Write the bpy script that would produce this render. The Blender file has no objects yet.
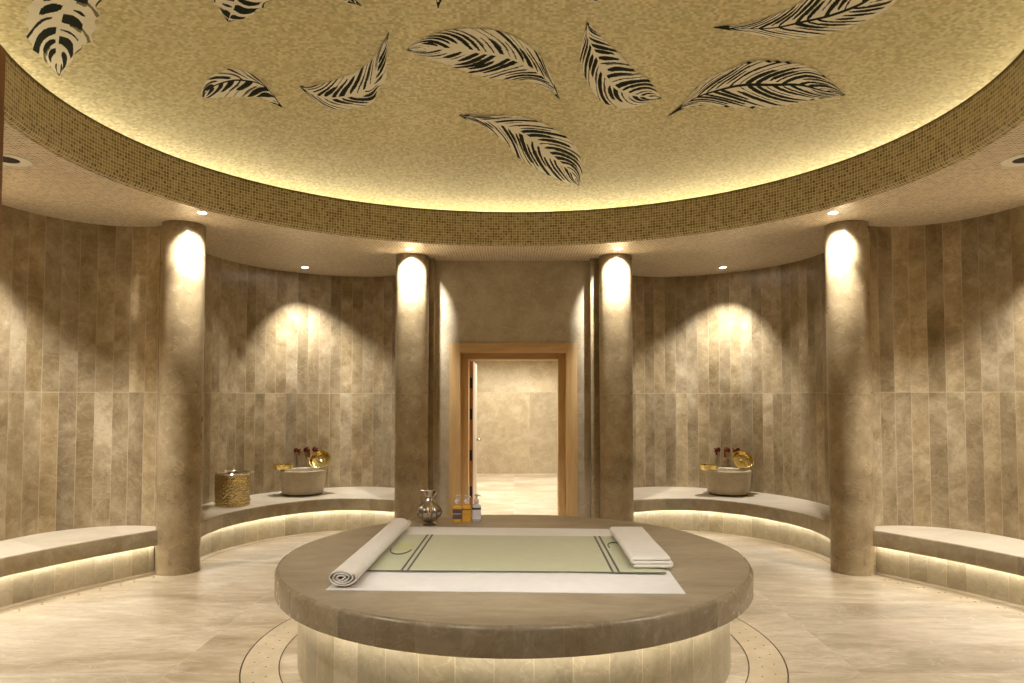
import bpy, bmesh, math, random
from mathutils import Vector
random.seed(7)
C = bpy.context.scene.collection
PI = math.pi
EYE = 1.6
SOF = 3.195           # soffit height
RIM = 3.55            # top of the mosaic fascia
RA, RB, RC = 2.985, 2.75, 4.61   # ceiling opening: semi axes and centre (Y)

# ------------------------------------------------------------------ materials
def new_mat(name):
    m = bpy.data.materials.new(name); m.use_nodes = True
    nt = m.node_tree; nt.nodes.clear()
    out = nt.nodes.new('ShaderNodeOutputMaterial')
    b = nt.nodes.new('ShaderNodeBsdfPrincipled')
    nt.links.new(b.outputs[0], out.inputs[0])
    return m, nt, b
def N(nt, t, **kw):
    n = nt.nodes.new(t)
    for k, v in kw.items(): setattr(n, k, v)
    return n
def sock(nt, s, v):
    if hasattr(v, 'is_linked') or isinstance(v, bpy.types.NodeSocket): nt.links.new(v, s)
    else: s.default_value = v
def M(nt, op, a, b=0.0, c=None, clamp=False):
    n = N(nt, 'ShaderNodeMath', operation=op, use_clamp=clamp)
    sock(nt, n.inputs[0], a); sock(nt, n.inputs[1], b)
    if c is not None: sock(nt, n.inputs[2], c)
    return n.outputs[0]
def mixc(nt, f, a, b, mode='MIX'):
    n = N(nt, 'ShaderNodeMix', data_type='RGBA', blend_type=mode)
    sock(nt, n.inputs[0], f)
    for s, v in ((n.inputs[6], a), (n.inputs[7], b)):
        if isinstance(v, tuple): s.default_value = (*v, 1)
        else: nt.links.new(v, s)
    return n.outputs[2]
def ramp(nt, f, stops):
    n = N(nt, 'ShaderNodeValToRGB'); nt.links.new(f, n.inputs[0])
    e = n.color_ramp.elements
    while len(e) < len(stops): e.new(0.5)
    for i, (p, c) in enumerate(stops):
        e[i].position = p; e[i].color = (*c, 1) if len(c) == 3 else c
    return n.outputs[0]
def noise(nt, vec, scale, detail=4, rough=.55, dist=0.0):
    n = N(nt, 'ShaderNodeTexNoise'); n.inputs['Scale'].default_value = scale
    n.inputs['Detail'].default_value = detail; n.inputs['Roughness'].default_value = rough
    n.inputs['Distortion'].default_value = dist
    if vec is not None: nt.links.new(vec, n.inputs['Vector'])
    return n.outputs[0]
def whiten(nt, a, b, w=0.0):
    cx = N(nt, 'ShaderNodeCombineXYZ'); sock(nt, cx.inputs[0], a); sock(nt, cx.inputs[1], b); cx.inputs[2].default_value = w
    n = N(nt, 'ShaderNodeTexWhiteNoise', noise_dimensions='3D'); nt.links.new(cx.outputs[0], n.inputs[0])
    return n.outputs[0]
def line_mask(nt, x, period, width, offset=0.0):
    f = M(nt, 'FRACT', M(nt, 'DIVIDE', M(nt, 'ADD', x, offset), period))
    d = M(nt, 'MULTIPLY', M(nt, 'MINIMUM', f, M(nt, 'SUBTRACT', 1.0, f)), period)
    return M(nt, 'LESS_THAN', d, width/2)

def marble(name, cols, tile=None, seam=None, rough=.3, grout=(.52,.43,.28), gw=.004, var=.22, vein=.5,
           use_uv=True, row=None, gstr=.7, scale=1.0, streak=None, spec=.4, con=.18, bump=.12):
    """veined beige stone; tile = joint spacing along u; seam = single joint height; row = joint spacing along v"""
    m, nt, b = new_mat(name)
    tc = N(nt, 'ShaderNodeTexCoord')
    obj = tc.outputs['Object']; uvv = tc.outputs['UV'] if use_uv else obj
    sp = N(nt, 'ShaderNodeSeparateXYZ'); nt.links.new(uvv, sp.inputs[0]); u, v = sp.outputs[0], sp.outputs[1]
    iu = M(nt, 'FLOOR', M(nt, 'DIVIDE', u, tile)) if tile else None
    iv = None
    if seam is not None: iv = M(nt, 'GREATER_THAN', v, seam)
    elif row: iv = M(nt, 'FLOOR', M(nt, 'DIVIDE', v, row))
    rnd = whiten(nt, iu if iu is not None else 0.0, iv if iv is not None else 0.0)
    rnd2 = whiten(nt, iu if iu is not None else 0.0, iv if iv is not None else 0.0, 7.3)
    off = N(nt, 'ShaderNodeVectorMath', operation='MULTIPLY_ADD')
    cmb = N(nt, 'ShaderNodeCombineXYZ'); 
    for i in range(3): nt.links.new(rnd if i != 1 else rnd2, cmb.inputs[i])
    nt.links.new(cmb.outputs[0], off.inputs[0]); off.inputs[1].default_value = (9, 7, 11); nt.links.new(obj, off.inputs[2])
    vec = off.outputs[0]
    if streak:
        mp = N(nt, 'ShaderNodeMapping'); nt.links.new(vec, mp.inputs[0])
        mp.inputs['Rotation'].default_value = (0, 0, math.radians(streak[0])); mp.inputs['Scale'].default_value = (streak[1], streak[2], 1); vec = mp.outputs[0]
    n1 = noise(nt, vec, 1.6*scale, 6, .6, 1.2)
    n2 = noise(nt, vec, 7*scale, 5, .65, .6)
    n3 = noise(nt, vec, 34*scale, 3, .6)
    s = M(nt, 'ADD', M(nt, 'MULTIPLY', n1, .55), M(nt, 'ADD', M(nt, 'MULTIPLY', n2, .33), M(nt, 'MULTIPLY', n3, .12)))
    col = ramp(nt, s, [(.5-con, cols[0]), (.5, cols[1]), (.5+con, cols[2])])
    # pale thin veins: ridge of a distorted noise
    nv = noise(nt, vec, 2.3*scale, 4, .5, 2.2)
    rdg = M(nt, 'ABSOLUTE', M(nt, 'SUBTRACT', nv, .5))
    vm = M(nt, 'MULTIPLY', M(nt, 'SUBTRACT', 1.0, M(nt, 'MULTIPLY', rdg, 60), clamp=True), vein*.45)
    col = mixc(nt, vm, col, tuple(min(1, c*1.35) for c in cols[2]))
    nd = noise(nt, vec, 3.7*scale, 3, .5, 3.0)
    rd = M(nt, 'ABSOLUTE', M(nt, 'SUBTRACT', nd, .47))
    dm = M(nt, 'MULTIPLY', M(nt, 'SUBTRACT', 1.0, M(nt, 'MULTIPLY', rd, 45), clamp=True), vein*.4)
    col = mixc(nt, dm, col, tuple(c*.6 for c in cols[0]))
    br = M(nt, 'ADD', 1-var/2, M(nt, 'MULTIPLY', rnd, var))
    hs = N(nt, 'ShaderNodeHueSaturation'); nt.links.new(col, hs.inputs['Color']); nt.links.new(br, hs.inputs['Value'])
    nt.links.new(M(nt, 'ADD', .93, M(nt, 'MULTIPLY', rnd2, .14)), hs.inputs['Saturation'])
    col = hs.outputs[0]
    mask = None
    if tile: mask = line_mask(nt, u, tile, gw)
    if seam is not None:
        sm = M(nt, 'LESS_THAN', M(nt, 'ABSOLUTE', M(nt, 'SUBTRACT', v, seam)), gw*.8)
        mask = sm if mask is None else M(nt, 'MAXIMUM', mask, sm)
    if row:
        rm = line_mask(nt, v, row, gw)
        mask = rm if mask is None else M(nt, 'MAXIMUM', mask, rm)
    if mask is not None:
        gj = M(nt, 'MULTIPLY', mask, M(nt, 'MULTIPLY', gstr, M(nt, 'ADD', .35, M(nt, 'MULTIPLY', rnd2, .9))), clamp=True)
        col = mixc(nt, gj, col, grout)
    nt.links.new(col, b.inputs['Base Color'])
    nt.links.new(M(nt, 'ADD', rough-.05, M(nt, 'MULTIPLY', n2, .12)), b.inputs['Roughness'])
    b.inputs['Specular IOR Level'].default_value = spec
    bp = N(nt, 'ShaderNodeBump'); bp.inputs['Strength'].default_value = max(bump, .001); bp.inputs['Distance'].default_value = .004
    if bump > 0: nt.links.new(n3, bp.inputs['Height']); nt.links.new(bp.outputs[0], b.inputs['Normal'])
    return m

def mosaic(name, stops, tile, gw, grout, use_uv, rough=.35, patch=.25):
    m, nt, b = new_mat(name)
    tc = N(nt, 'ShaderNodeTexCoord'); src = tc.outputs['UV'] if use_uv else tc.outputs['Object']
    sp = N(nt, 'ShaderNodeSeparateXYZ'); nt.links.new(src, sp.inputs[0]); u, v = sp.outputs[0], sp.outputs[1]
    iu = M(nt, 'FLOOR', M(nt, 'DIVIDE', u, tile)); iv = M(nt, 'FLOOR', M(nt, 'DIVIDE', v, tile))
    r = whiten(nt, iu, iv)
    col = ramp(nt, r, stops)
    if patch:
        n = noise(nt, src, 1.3, 4, .6)
        hs = N(nt, 'ShaderNodeHueSaturation'); nt.links.new(col, hs.inputs['Color'])
        nt.links.new(M(nt, 'ADD', 1-patch/2, M(nt, 'MULTIPLY', n, patch)), hs.inputs['Value']); col = hs.outputs[0]
    mask = M(nt, 'MAXIMUM', line_mask(nt, u, tile, gw), line_mask(nt, v, tile, gw))
    col = mixc(nt, mask, col, grout)
    nt.links.new(col, b.inputs['Base Color'])
    nt.links.new(M(nt, 'ADD', rough, M(nt, 'MULTIPLY', mask, .4)), b.inputs['Roughness'])
    bp = N(nt, 'ShaderNodeBump'); bp.inputs['Strength'].default_value = .25; bp.inputs['Distance'].default_value = .002
    nt.links.new(M(nt, 'SUBTRACT', 1.0, mask), bp.inputs['Height']); nt.links.new(bp.outputs[0], b.inputs['Normal'])
    return m

def plain(name, col, rough=.5, metal=0.0, spec=.5, bump=None, trans=0.0, ior=1.45, sub=0, sheen=0, mottle=.08):
    m, nt, b = new_mat(name)
    tc = N(nt, 'ShaderNodeTexCoord')
    n = noise(nt, tc.outputs['Object'], 14, 4)
    c = mixc(nt, n, tuple(x*(1-mottle) for x in col), tuple(min(1, x*(1+mottle)) for x in col))
    nt.links.new(c, b.inputs['Base Color'])
    b.inputs['Roughness'].default_value = rough; b.inputs['Metallic'].default_value = metal
    b.inputs['Specular IOR Level'].default_value = spec; b.inputs['Transmission Weight'].default_value = trans; b.inputs['IOR'].default_value = ior
    b.inputs['Sheen Weight'].default_value = sheen
    if bump:
        kind, sc, st, di = bump
        if kind == 'voronoi':
            t = N(nt, 'ShaderNodeTexVoronoi'); t.inputs['Scale'].default_value = sc; nt.links.new(tc.outputs['Object'], t.inputs['Vector']); h = t.outputs['Distance']
        else: h = noise(nt, tc.outputs['Object'], sc, 5)
        bp = N(nt, 'ShaderNodeBump'); bp.inputs['Strength'].default_value = st; bp.inputs['Distance'].default_value = di
        nt.links.new(h, bp.inputs['Height']); nt.links.new(bp.outputs[0], b.inputs['Normal'])
    return m
def emit(name, col, strength):
    m, nt, b = new_mat(name)
    b.inputs['Base Color'].default_value = (*col, 1)
    b.inputs['Emission Color'].default_value = (*col, 1); b.inputs['Emission Strength'].default_value = strength
    return m
def wood(name, c0, c1, axis=2):
    m, nt, b = new_mat(name)
    tc = N(nt, 'ShaderNodeTexCoord'); mp = N(nt, 'ShaderNodeMapping')
    s = [14, 14, 14]; s[axis] = .9; mp.inputs['Scale'].default_value = s
    nt.links.new(tc.outputs['Object'], mp.inputs[0])
    n = noise(nt, mp.outputs[0], 1.6, 5, .6, .8)
    nt.links.new(ramp(nt, n, [(.3, c0), (.7, c1)]), b.inputs['Base Color']); b.inputs['Roughness'].default_value = .42
    return m

WALLC = [(.235,.170,.090), (.36,.275,.160), (.51,.415,.268)]
M_wall = marble('plank_marble', WALLC, tile=.142, seam=1.635, con=.12, var=.34, rough=.33, gw=.005, gstr=.75, grout=(.56,.47,.33))
M_doorwall = marble('grey_beige_marble', [(.34,.275,.185), (.46,.385,.27), (.57,.49,.36)], seam=1.635, var=.1, rough=.3, gw=.004)
M_column = marble('column_marble', [(.215,.155,.083), (.34,.26,.152), (.48,.39,.255)], seam=1.62, var=.12, rough=.28, gw=.003, vein=.6)
M_slab = marble('polished_slab_marble', [(.23,.18,.115), (.345,.28,.19), (.47,.40,.29)], rough=.34, bump=0, vein=.2, scale=1.0, var=.0, use_uv=False, streak=(6,.6,1.4), con=.17)
M_slabedge = marble('slab_edge_marble', [(.22,.165,.10), (.335,.262,.165), (.44,.365,.25)], tile=.226, rough=.25, var=.16, gw=.0025, gstr=.3)
M_riser = marble('riser_marble', [(.31,.255,.165), (.44,.375,.255), (.57,.50,.36)], tile=.19, rough=.35, var=.2, gw=.004, gstr=.7, grout=(.72,.62,.42))
M_briser = marble('bench_riser_marble', [(.31,.255,.165), (.44,.375,.255), (.57,.50,.36)], tile=.155, rough=.35, var=.2, gw=.004, gstr=.6, grout=(.72,.62,.42))
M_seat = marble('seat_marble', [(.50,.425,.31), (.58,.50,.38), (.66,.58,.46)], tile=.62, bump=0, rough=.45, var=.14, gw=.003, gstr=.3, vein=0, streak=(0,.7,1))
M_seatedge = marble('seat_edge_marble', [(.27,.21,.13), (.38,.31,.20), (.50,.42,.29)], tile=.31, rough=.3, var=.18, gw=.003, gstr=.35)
M_floor = marble('floor_marble', [(.31,.235,.145), (.45,.365,.25), (.62,.54,.405)], tile=2.0, row=1.37, rough=.36, var=.1, gw=.004, use_uv=False, vein=.45, gstr=.4, grout=(.72,.62,.45), scale=.8, streak=(48,.5,1.5), con=.13)
M_drain = marble('drain_cover_marble', [(.40,.32,.21), (.50,.41,.28), (.62,.53,.38)], rough=.35, var=0, use_uv=False, vein=.2)
M_hallwall = marble('hall_wall_marble', [(.30,.235,.14), (.42,.34,.215), (.56,.47,.32)], seam=1.68, tile=1.34, rough=.3, var=.12, gw=.012, vein=.4, gstr=.6)
M_basin = marble('basin_marble', [(.42,.345,.235), (.55,.465,.33), (.66,.575,.43)], rough=.35, var=0, use_uv=False, vein=.3, scale=2)
GOLDT = [(0, (.17,.11,.03)), (.3, (.30,.215,.075)), (.6, (.40,.305,.12)), (1, (.50,.40,.19))]
M_fascia = mosaic('gold_mosaic', GOLDT, .027, .0042, (.84,.74,.50), True, patch=.1)
M_soffit = mosaic('taupe_mosaic', [(0, (.36,.27,.17)), (.5, (.52,.41,.275)), (1, (.68,.56,.40))], .030, .007, (.93,.84,.68), False, patch=.2)
M_dome = mosaic('sand_mosaic', [(0, (.54,.45,.18)), (.5, (.70,.61,.30)), (1, (.84,.76,.46))], .024, .002, (.68,.57,.32), False, patch=.3, rough=.4)
M_rimcap = plain('rim_cap_stone', (.22,.155,.06), .5)
M_cove = plain('cove_plaster', (.75,.70,.60), .8)
M_led = emit('led_strip', (1.0,.955,.84), 7.5)
M_ledcove = emit('cove_led_strip', (1.0,.955,.82), 3.0)
M_lamp = emit('downlight_glow', (1.0,.93,.82), 30)
M_dark = plain('dark_hole', (.03,.022,.015), .8)
M_trimring = plain('downlight_ring', (.88,.84,.76), .4)
M_wood = wood('door_frame_wood', (.58,.37,.16), (.72,.50,.25))
M_woodh = wood('door_header_wood', (.47,.28,.12), (.68,.45,.22), 0)
M_wooddk = wood('door_leaf_wood', (.36,.15,.04), (.50,.24,.07))
M_black = plain('black_metal', (.015,.013,.012), .4)
M_cream = plain('cream_panel', (.55,.48,.37), .35)
M_leafpale = plain('leaf_cream_mosaic', (.88,.82,.64), .5, mottle=.12)
M_leafdark = plain('leaf_dark_mosaic', (.012,.016,.008), .75, spec=.12, mottle=.3)
M_leafolive = plain('leaf_olive_mosaic', (.22,.185,.085), .7, spec=.2, mottle=.2)
M_white = plain('white_cotton', (.80,.765,.73), .9, bump=('noise', 260, .25, .002), sheen=.3)
M_towelw = plain('white_terry', (.76,.70,.62), .95, bump=('noise', 320, .5, .003), sheen=.4)
M_green = plain('sage_cotton', (.52,.52,.335), .9, bump=('noise', 200, .3, .002), sheen=.3)
M_greydk = plain('dark_grey_thread', (.13,.125,.105), .9)
M_emb = plain('yellow_green_thread', (.55,.56,.30), .9)
M_brass = plain('hammered_brass', (.66,.54,.29), .22, 1.0, bump=('voronoi', 42, .8, .010))
M_gold = plain('polished_gold', (.88,.70,.27), .16, 1.0, bump=('voronoi', 36, .4, .004))
M_silver = plain('polished_silver', (.80,.76,.70), .16, 1.0)
M_silverh = plain('old_silver', (.46,.42,.37), .14, 1.0, bump=('noise', 12, .25, .01))
M_copper = plain('dark_red_copper', (.22,.06,.035), .25, .7)
M_amber = plain('amber_liquid_bottle', (.95,.50,.07), .12, 0, trans=.3, ior=1.4)
M_clear = plain('clear_liquid_bottle', (.80,.78,.76), .12, 0, trans=.45, ior=1.35)
M_pump = plain('clear_pump_plastic', (.84,.78,.72), .2, 0, trans=.4, ior=1.3)
M_label = plain('purple_brown_label', (.13,.075,.07), .5)
M_labelw = plain('pale_label', (.70,.67,.68), .5)
M_labelo = plain('orange_label', (.55,.27,.05), .5)
M_labelp = plain('pale_print', (.42,.36,.34), .5)

# ------------------------------------------------------------------ helpers
def link(o, parent=None):
    C.objects.link(o)
    if parent is not None: o.parent = parent
    return o
def mobj(name, bm, mats, parent=None, smooth=True, recalc=True, angle=None):
    if recalc: bmesh.ops.recalc_face_normals(bm, faces=bm.faces)
    me = bpy.data.meshes.new(name); bm.to_mesh(me); bm.free()
    for m in (mats if isinstance(mats, (list, tuple)) else [mats]): me.materials.append(m)
    o = bpy.data.objects.new(name, me); link(o, parent)
    if smooth:
        for p in me.polygons: p.use_smooth = True
        me.set_sharp_from_angle(angle=math.radians(angle or 35))
    return o
def thing(name, label, cat, loc=(0,0,0), rotz=0.0, group=None):
    o = bpy.data.objects.new(name, None); o.empty_display_size = .1; C.objects.link(o)
    o.location = loc; o.rotation_euler = (0, 0, rotz)
    o['label'] = label; o['category'] = cat
    if group: o['group'] = group
    return o
def struct(o): o['kind'] = 'structure'; return o
def cr(pts, n=10, closed=False):
    """Catmull-Rom through points (tuples of any dimension)"""
    P = [Vector(p) for p in pts]; out = []; L = len(P)
    for i in range(L if closed else L-1):
        if closed: a, b, c, d = P[i-1], P[i], P[(i+1) % L], P[(i+2) % L]
        else:
            b, c = P[i], P[i+1]; a = P[i-1] if i > 0 else b*2-c; d = P[i+2] if i+2 < L else c*2-b
        for k in range(n):
            t = k/n
            out.append(.5*((2*b)+(c-a)*t+(2*a-5*b+4*c-d)*t*t+(3*b-a-3*c+d)*t**3))
    if not closed: out.append(P[-1].copy())
    return out
def resample(P, n):
    L = [0]
    for i in range(1, len(P)): L.append(L[-1]+(P[i]-P[i-1]).length)
    out = []; j = 0
    for k in range(n+1):
        s = L[-1]*k/n
        while j < len(P)-2 and L[j+1] < s: j += 1
        d = L[j+1]-L[j]; t = (s-L[j])/d if d > 0 else 0
        out.append(P[j].lerp(P[j+1], min(1, max(0, t))))
    return out, L[-1]
def strip(bm, pts, z0, z1, uv, u0=0.0, mi=0):
    """vertical strip over 2-D points with UV = (arc length, height)"""
    u = u0; prev = None
    for i, p in enumerate(pts):
        a = bm.verts.new((p[0], p[1], z0)); b = bm.verts.new((p[0], p[1], z1))
        if i: 
            d = math.hypot(p[0]-pts[i-1][0], p[1]-pts[i-1][1])
            f = bm.faces.new((prev[0], a, b, prev[1])); f.material_index = mi
            for l, w in zip(f.loops, ((u, z0), (u+d, z0), (u+d, z1), (u, z1))): l[uv].uv = w
            u += d
        prev = (a, b)
    return u
def loft(bm, rows, uv=None, closed=False, us=None, vs=None, mi=0):
    """rows: list of lists of 3-D points, same length; faces between consecutive rows"""
    V = [[bm.verts.new(p) for p in r] for r in rows]
    n = len(rows[0])
    for i in range(len(rows)-1):
        for j in range(n if closed else n-1):
            k = (j+1) % n
            f = bm.faces.new((V[i][j], V[i][k], V[i+1][k], V[i+1][j])); f.material_index = mi[i] if isinstance(mi, list) else mi
            if uv is not None:
                uj, uk = us[j], us[j+1]
                for l, w in zip(f.loops, ((uj, vs[i]), (uk, vs[i]), (uk, vs[i+1]), (uj, vs[i+1]))): l[uv].uv = w
    return V
def lathe(bm, prof, seg=32, loc=(0,0,0), flute=None, caps=True, mi=0):
    rows = []
    for r, z in prof:
        row = []
        for k in range(seg):
            a = 2*PI*k/seg; rr = r
            if flute: rr = r*(1+flute[1]*math.cos(flute[0]*a)*flute[2](z))
            row.append((loc[0]+rr*math.cos(a), loc[1]+rr*math.sin(a), loc[2]+z))
        rows.append(row)
    V = loft(bm, rows, closed=True, mi=mi)
    if caps:
        for r in (V[0], V[-1]):
            try: f = bm.faces.new(r); f.material_index = mi
            except Exception: pass
    return V
def box(bm, x0, x1, y0, y1, z0, z1, bev=0.0, mi=0):
    vs = [bm.verts.new(p) for p in ((x0,y0,z0),(x1,y0,z0),(x1,y1,z0),(x0,y1,z0),(x0,y0,z1),(x1,y0,z1),(x1,y1,z1),(x0,y1,z1))]
    fs = []
    for q in ((0,3,2,1),(4,5,6,7),(0,1,5,4),(1,2,6,5),(2,3,7,6),(3,0,4,7)):
        f = bm.faces.new([vs[i] for i in q]); f.material_index = mi; fs.append(f)
    if bev:
        es = list({e for f in fs for e in f.edges})
        bmesh.ops.bevel(bm, geom=es, offset=bev, segments=2, profile=.5, affect='EDGES')
def tube(bm, pts, r, seg=10, mi=0):
    P = [Vector(p) for p in pts]; rows = []
    for i, p in enumerate(P):
        t = (P[min(i+1, len(P)-1)]-P[max(i-1, 0)]).normalized()
        up = Vector((0,0,1)) if abs(t.z) < .9 else Vector((0,1,0))
        a = t.cross(up).normalized(); b = t.cross(a).normalized()
        rr = r[i] if isinstance(r, (list, tuple)) else r
        rows.append([p+a*rr*math.cos(2*PI*k/seg)+b*rr*math.sin(2*PI*k/seg) for k in range(seg)])
    V = loft(bm, rows, closed=True, mi=mi)
    for q in (V[0], V[-1]): bm.faces.new(q).material_index = mi
def mir(pts): return [(-p[0], p[1]) for p in pts][::-1]

# ------------------------------------------------------------------ plan of the room (left half, mirrored for the right)
lobe1 = [(-3.12,6.64), (-3.37,7.15), (-3.45,7.72), (-3.32,8.32), (-2.97,8.86), (-2.38,9.25), (-1.85,9.33), (-1.42,9.08), (-1.22,8.6), (-1.16,8.13)]
lobe2 = [(-3.21,3.1), (-3.75,3.25), (-4.2,3.75), (-4.36,4.5), (-4.34,5.25), (-4.26,5.82), (-4.14,6.17), (-3.95,6.40), (-3.72,6.52), (-3.45,6.54), (-3.2,6.46)]
lobe3 = [(-1.2,1.2), (-1.5,.45), (-2.3,.2), (-3.1,.7), (-3.5,1.6), (-3.45,2.4), (-3.2,3.0)]
w1 = cr(lobe1, 8); w2 = cr(lobe2, 8); w3 = cr(lobe3, 6)
backL = [Vector(p) for p in ((-1.16,8.13), (-.985,8.06), (-.925,8.06), (-.925,8.2))]
passL = [Vector(p) for p in ((-1.2,-1.5), (-1.2,1.2))]
def R(P): return [Vector((-p.x, p.y)) for p in P][::-1]

def wallobj(name, pts, mat, z0=0.0, z1=SOF+.01, u0=0.0):
    bm = bmesh.new(); uv = bm.loops.layers.uv.new('UVMap')
    strip(bm, pts, z0, z1, uv, u0)
    return struct(mobj(name, bm, mat, recalc=False, angle=50))
wallobj('wall_left', w2, M_wall); wallobj('wall_right', R(w2), M_wall, u0=4.03)
wallobj('wall_back_left', w1, M_wall, u0=9.0); wallobj('wall_back_right', R(w1), M_wall, u0=3.3)
wallobj('wall_front_left', w3, M_wall); wallobj('wall_front_right', R(w3), M_wall)
wallobj('wall_entrance_left', passL, M_wall); wallobj('wall_entrance_right', R(passL), M_wall)
wallobj('wall_front', [Vector((1.2,-1.5)), Vector((-1.2,-1.5))], M_doorwall)
wallobj('wall_reveal_left', backL, M_column)
wallobj('wall_reveal_right', [Vector(p) for p in ((.885,8.2), (.885,8.06), (.985,8.06), (1.16,8.13))], M_column)
# door wall with its opening
bm = bmesh.new(); uv = bm.loops.layers.uv.new('UVMap')
OX, OZ = .66, 2.14
for x0, x1, z0, z1 in ((-.925,-OX,0,SOF+.01), (OX,.885,0,SOF+.01), (-OX,OX,OZ,SOF+.01)):
    f = bm.faces.new([bm.verts.new(p) for p in ((x0,8.2,z0), (x1,8.2,z0), (x1,8.2,z1), (x0,8.2,z1))])
    for l, w in zip(f.loops, ((x0,z0),(x1,z0),(x1,z1),(x0,z1))): l[uv].uv = w
struct(mobj('wall_back', bm, M_doorwall, smooth=False, recalc=False))

# floor
bm = bmesh.new()
f = bm.faces.new([bm.verts.new(p) for p in ((-5.2,-1.7,0), (5.2,-1.7,0), (5.2,14.6,0), (-5.2,14.6,0))])
struct(mobj('floor', bm, M_floor, smooth=False))

# ------------------------------------------------------------------ ceiling: soffit, fascia, cove, shallow dome
def ell(r, z, n=160): return [(( RA+r)*math.sin(2*PI*k/n), RC+(RB+r)*math.cos(2*PI*k/n), z) for k in range(n)]
outline = backL[:-1]; full = []
half = [Vector((-.925,8.2))]+backL[::-1][1:]+w1[::-1][1:]+w2[::-1]+w3[::-1]+passL[::-1][1:]
full = half+[Vector((-p.x, p.y)) for p in half[::-1]]
bm = bmesh.new()
def loop_edges(P, z):
    V = [bm.verts.new((p[0], p[1], z)) for p in P]
    return [bm.edges.new((V[i], V[(i+1) % len(V)])) for i in range(len(V))]
ee = loop_edges(full, SOF)+loop_edges([(p[0], p[1]) for p in ell(.05, 0)], SOF)
bmesh.ops.triangle_fill(bm, edges=ee, use_beauty=True)
for f in bm.faces:
    if f.normal.z > 0: f.normal_flip()
bmesh.ops.dissolve_limit(bm, angle_limit=.01, verts=bm.verts, edges=bm.edges)
struct(mobj('ceiling_soffit', bm, M_soffit, smooth=False, recalc=False))
bm = bmesh.new(); uv = bm.loops.layers.uv.new('UVMap')
prof = [(.05, SOF, 0)]+[(.05-.05*math.sin(a), SOF+.05-.05*math.cos(a), .05*a) for a in (PI/8, PI/4, 3*PI/8, PI/2)]+[(0, RIM-.012, .0785+RIM-.012-SOF-.05)]
nn = 200; us = [0]
e0 = ell(0, 0, nn)
for k in range(nn):
    a, b = e0[k], e0[(k+1) % nn]; us.append(us[-1]+math.hypot(a[0]-b[0], a[1]-b[1]))
loft(bm, [ell(r, z, nn) for r, z, v in prof], uv, True, us, [v for r, z, v in prof])
struct(mobj('ceiling_fascia', bm, M_fascia, recalc=False))
bm = bmesh.new()
loft(bm, [ell(-.006, RIM-.014, nn), ell(-.006, RIM, nn), ell(.045, RIM, nn), ell(.045, RIM-.12, nn)], closed=True)
struct(mobj('trim_1', bm, M_rimcap))
bm = bmesh.new()
loft(bm, [ell(.045, RIM-.12, nn), ell(.80, RIM-.12, nn), ell(.85, RIM-.05, nn), ell(.85, 3.63, nn)], closed=True)
struct(mobj('ceiling_cove', bm, M_cove))
DA, DB, DZ0, DH = RA+.85, RB+.85, 3.62, .36
def dome_z(x, y):
    q = (x/DA)**2+((y-RC)/DB)**2
    return DZ0+DH*max(0, 1-q)**.75
bm = bmesh.new(); rows = []
for i in range(33):
    t = 1-(i/32)**1.5 if i < 32 else 0.0
    t = max(t, .0005)
    rows.append([(DA*t*math.sin(2*PI*k/96), RC+DB*t*math.cos(2*PI*k/96), dome_z(DA*t*math.sin(2*PI*k/96), RC+DB*t*math.cos(2*PI*k/96))) for k in range(96)])
loft(bm, rows, closed=True)
o = struct(mobj('ceiling', bm, M_dome, angle=60))
bm = bmesh.new()
loft(bm, [ell(.56, RIM-.015, nn), ell(.56, RIM-.0, nn), ell(.60, RIM-.0, nn), ell(.60, RIM-.015, nn)], closed=True)
struct(mobj('trim_2', bm, M_ledcove))

# ------------------------------------------------------------------ leaf mosaics set in the dome
F, CX, Y0 = 700.0, 514.0, 396.0
PITCH = math.radians(2.3); PPY = Y0-F*math.tan(PITCH)
def on_dome(px, py, lift=.003):
    a = (px-CX)/F; b = -(py-PPY)/F
    d = Vector((a, math.cos(PITCH)-b*math.sin(PITCH), math.sin(PITCH)+b*math.cos(PITCH)))
    lo, hi = .5, 40.0
    lo = 1.2/d.z; hi = 2.6/d.z
    for _ in range(40):
        m = (lo+hi)/2; p = d*m
        if p.z+EYE > dome_z(p.x, p.y)-lift: hi = m
        else: lo = m
    p = d*lo; return Vector((p.x, p.y, p.z+EYE))
def sampler(pts):
    P = cr([(x, y, 0) for x, y in pts], 12); Q, _ = resample(P, 200)
    def f(s):
        s = min(1, max(0, s))*200; i = min(199, int(s)); return Q[i].lerp(Q[i+1], s-i)
    return f
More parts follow.
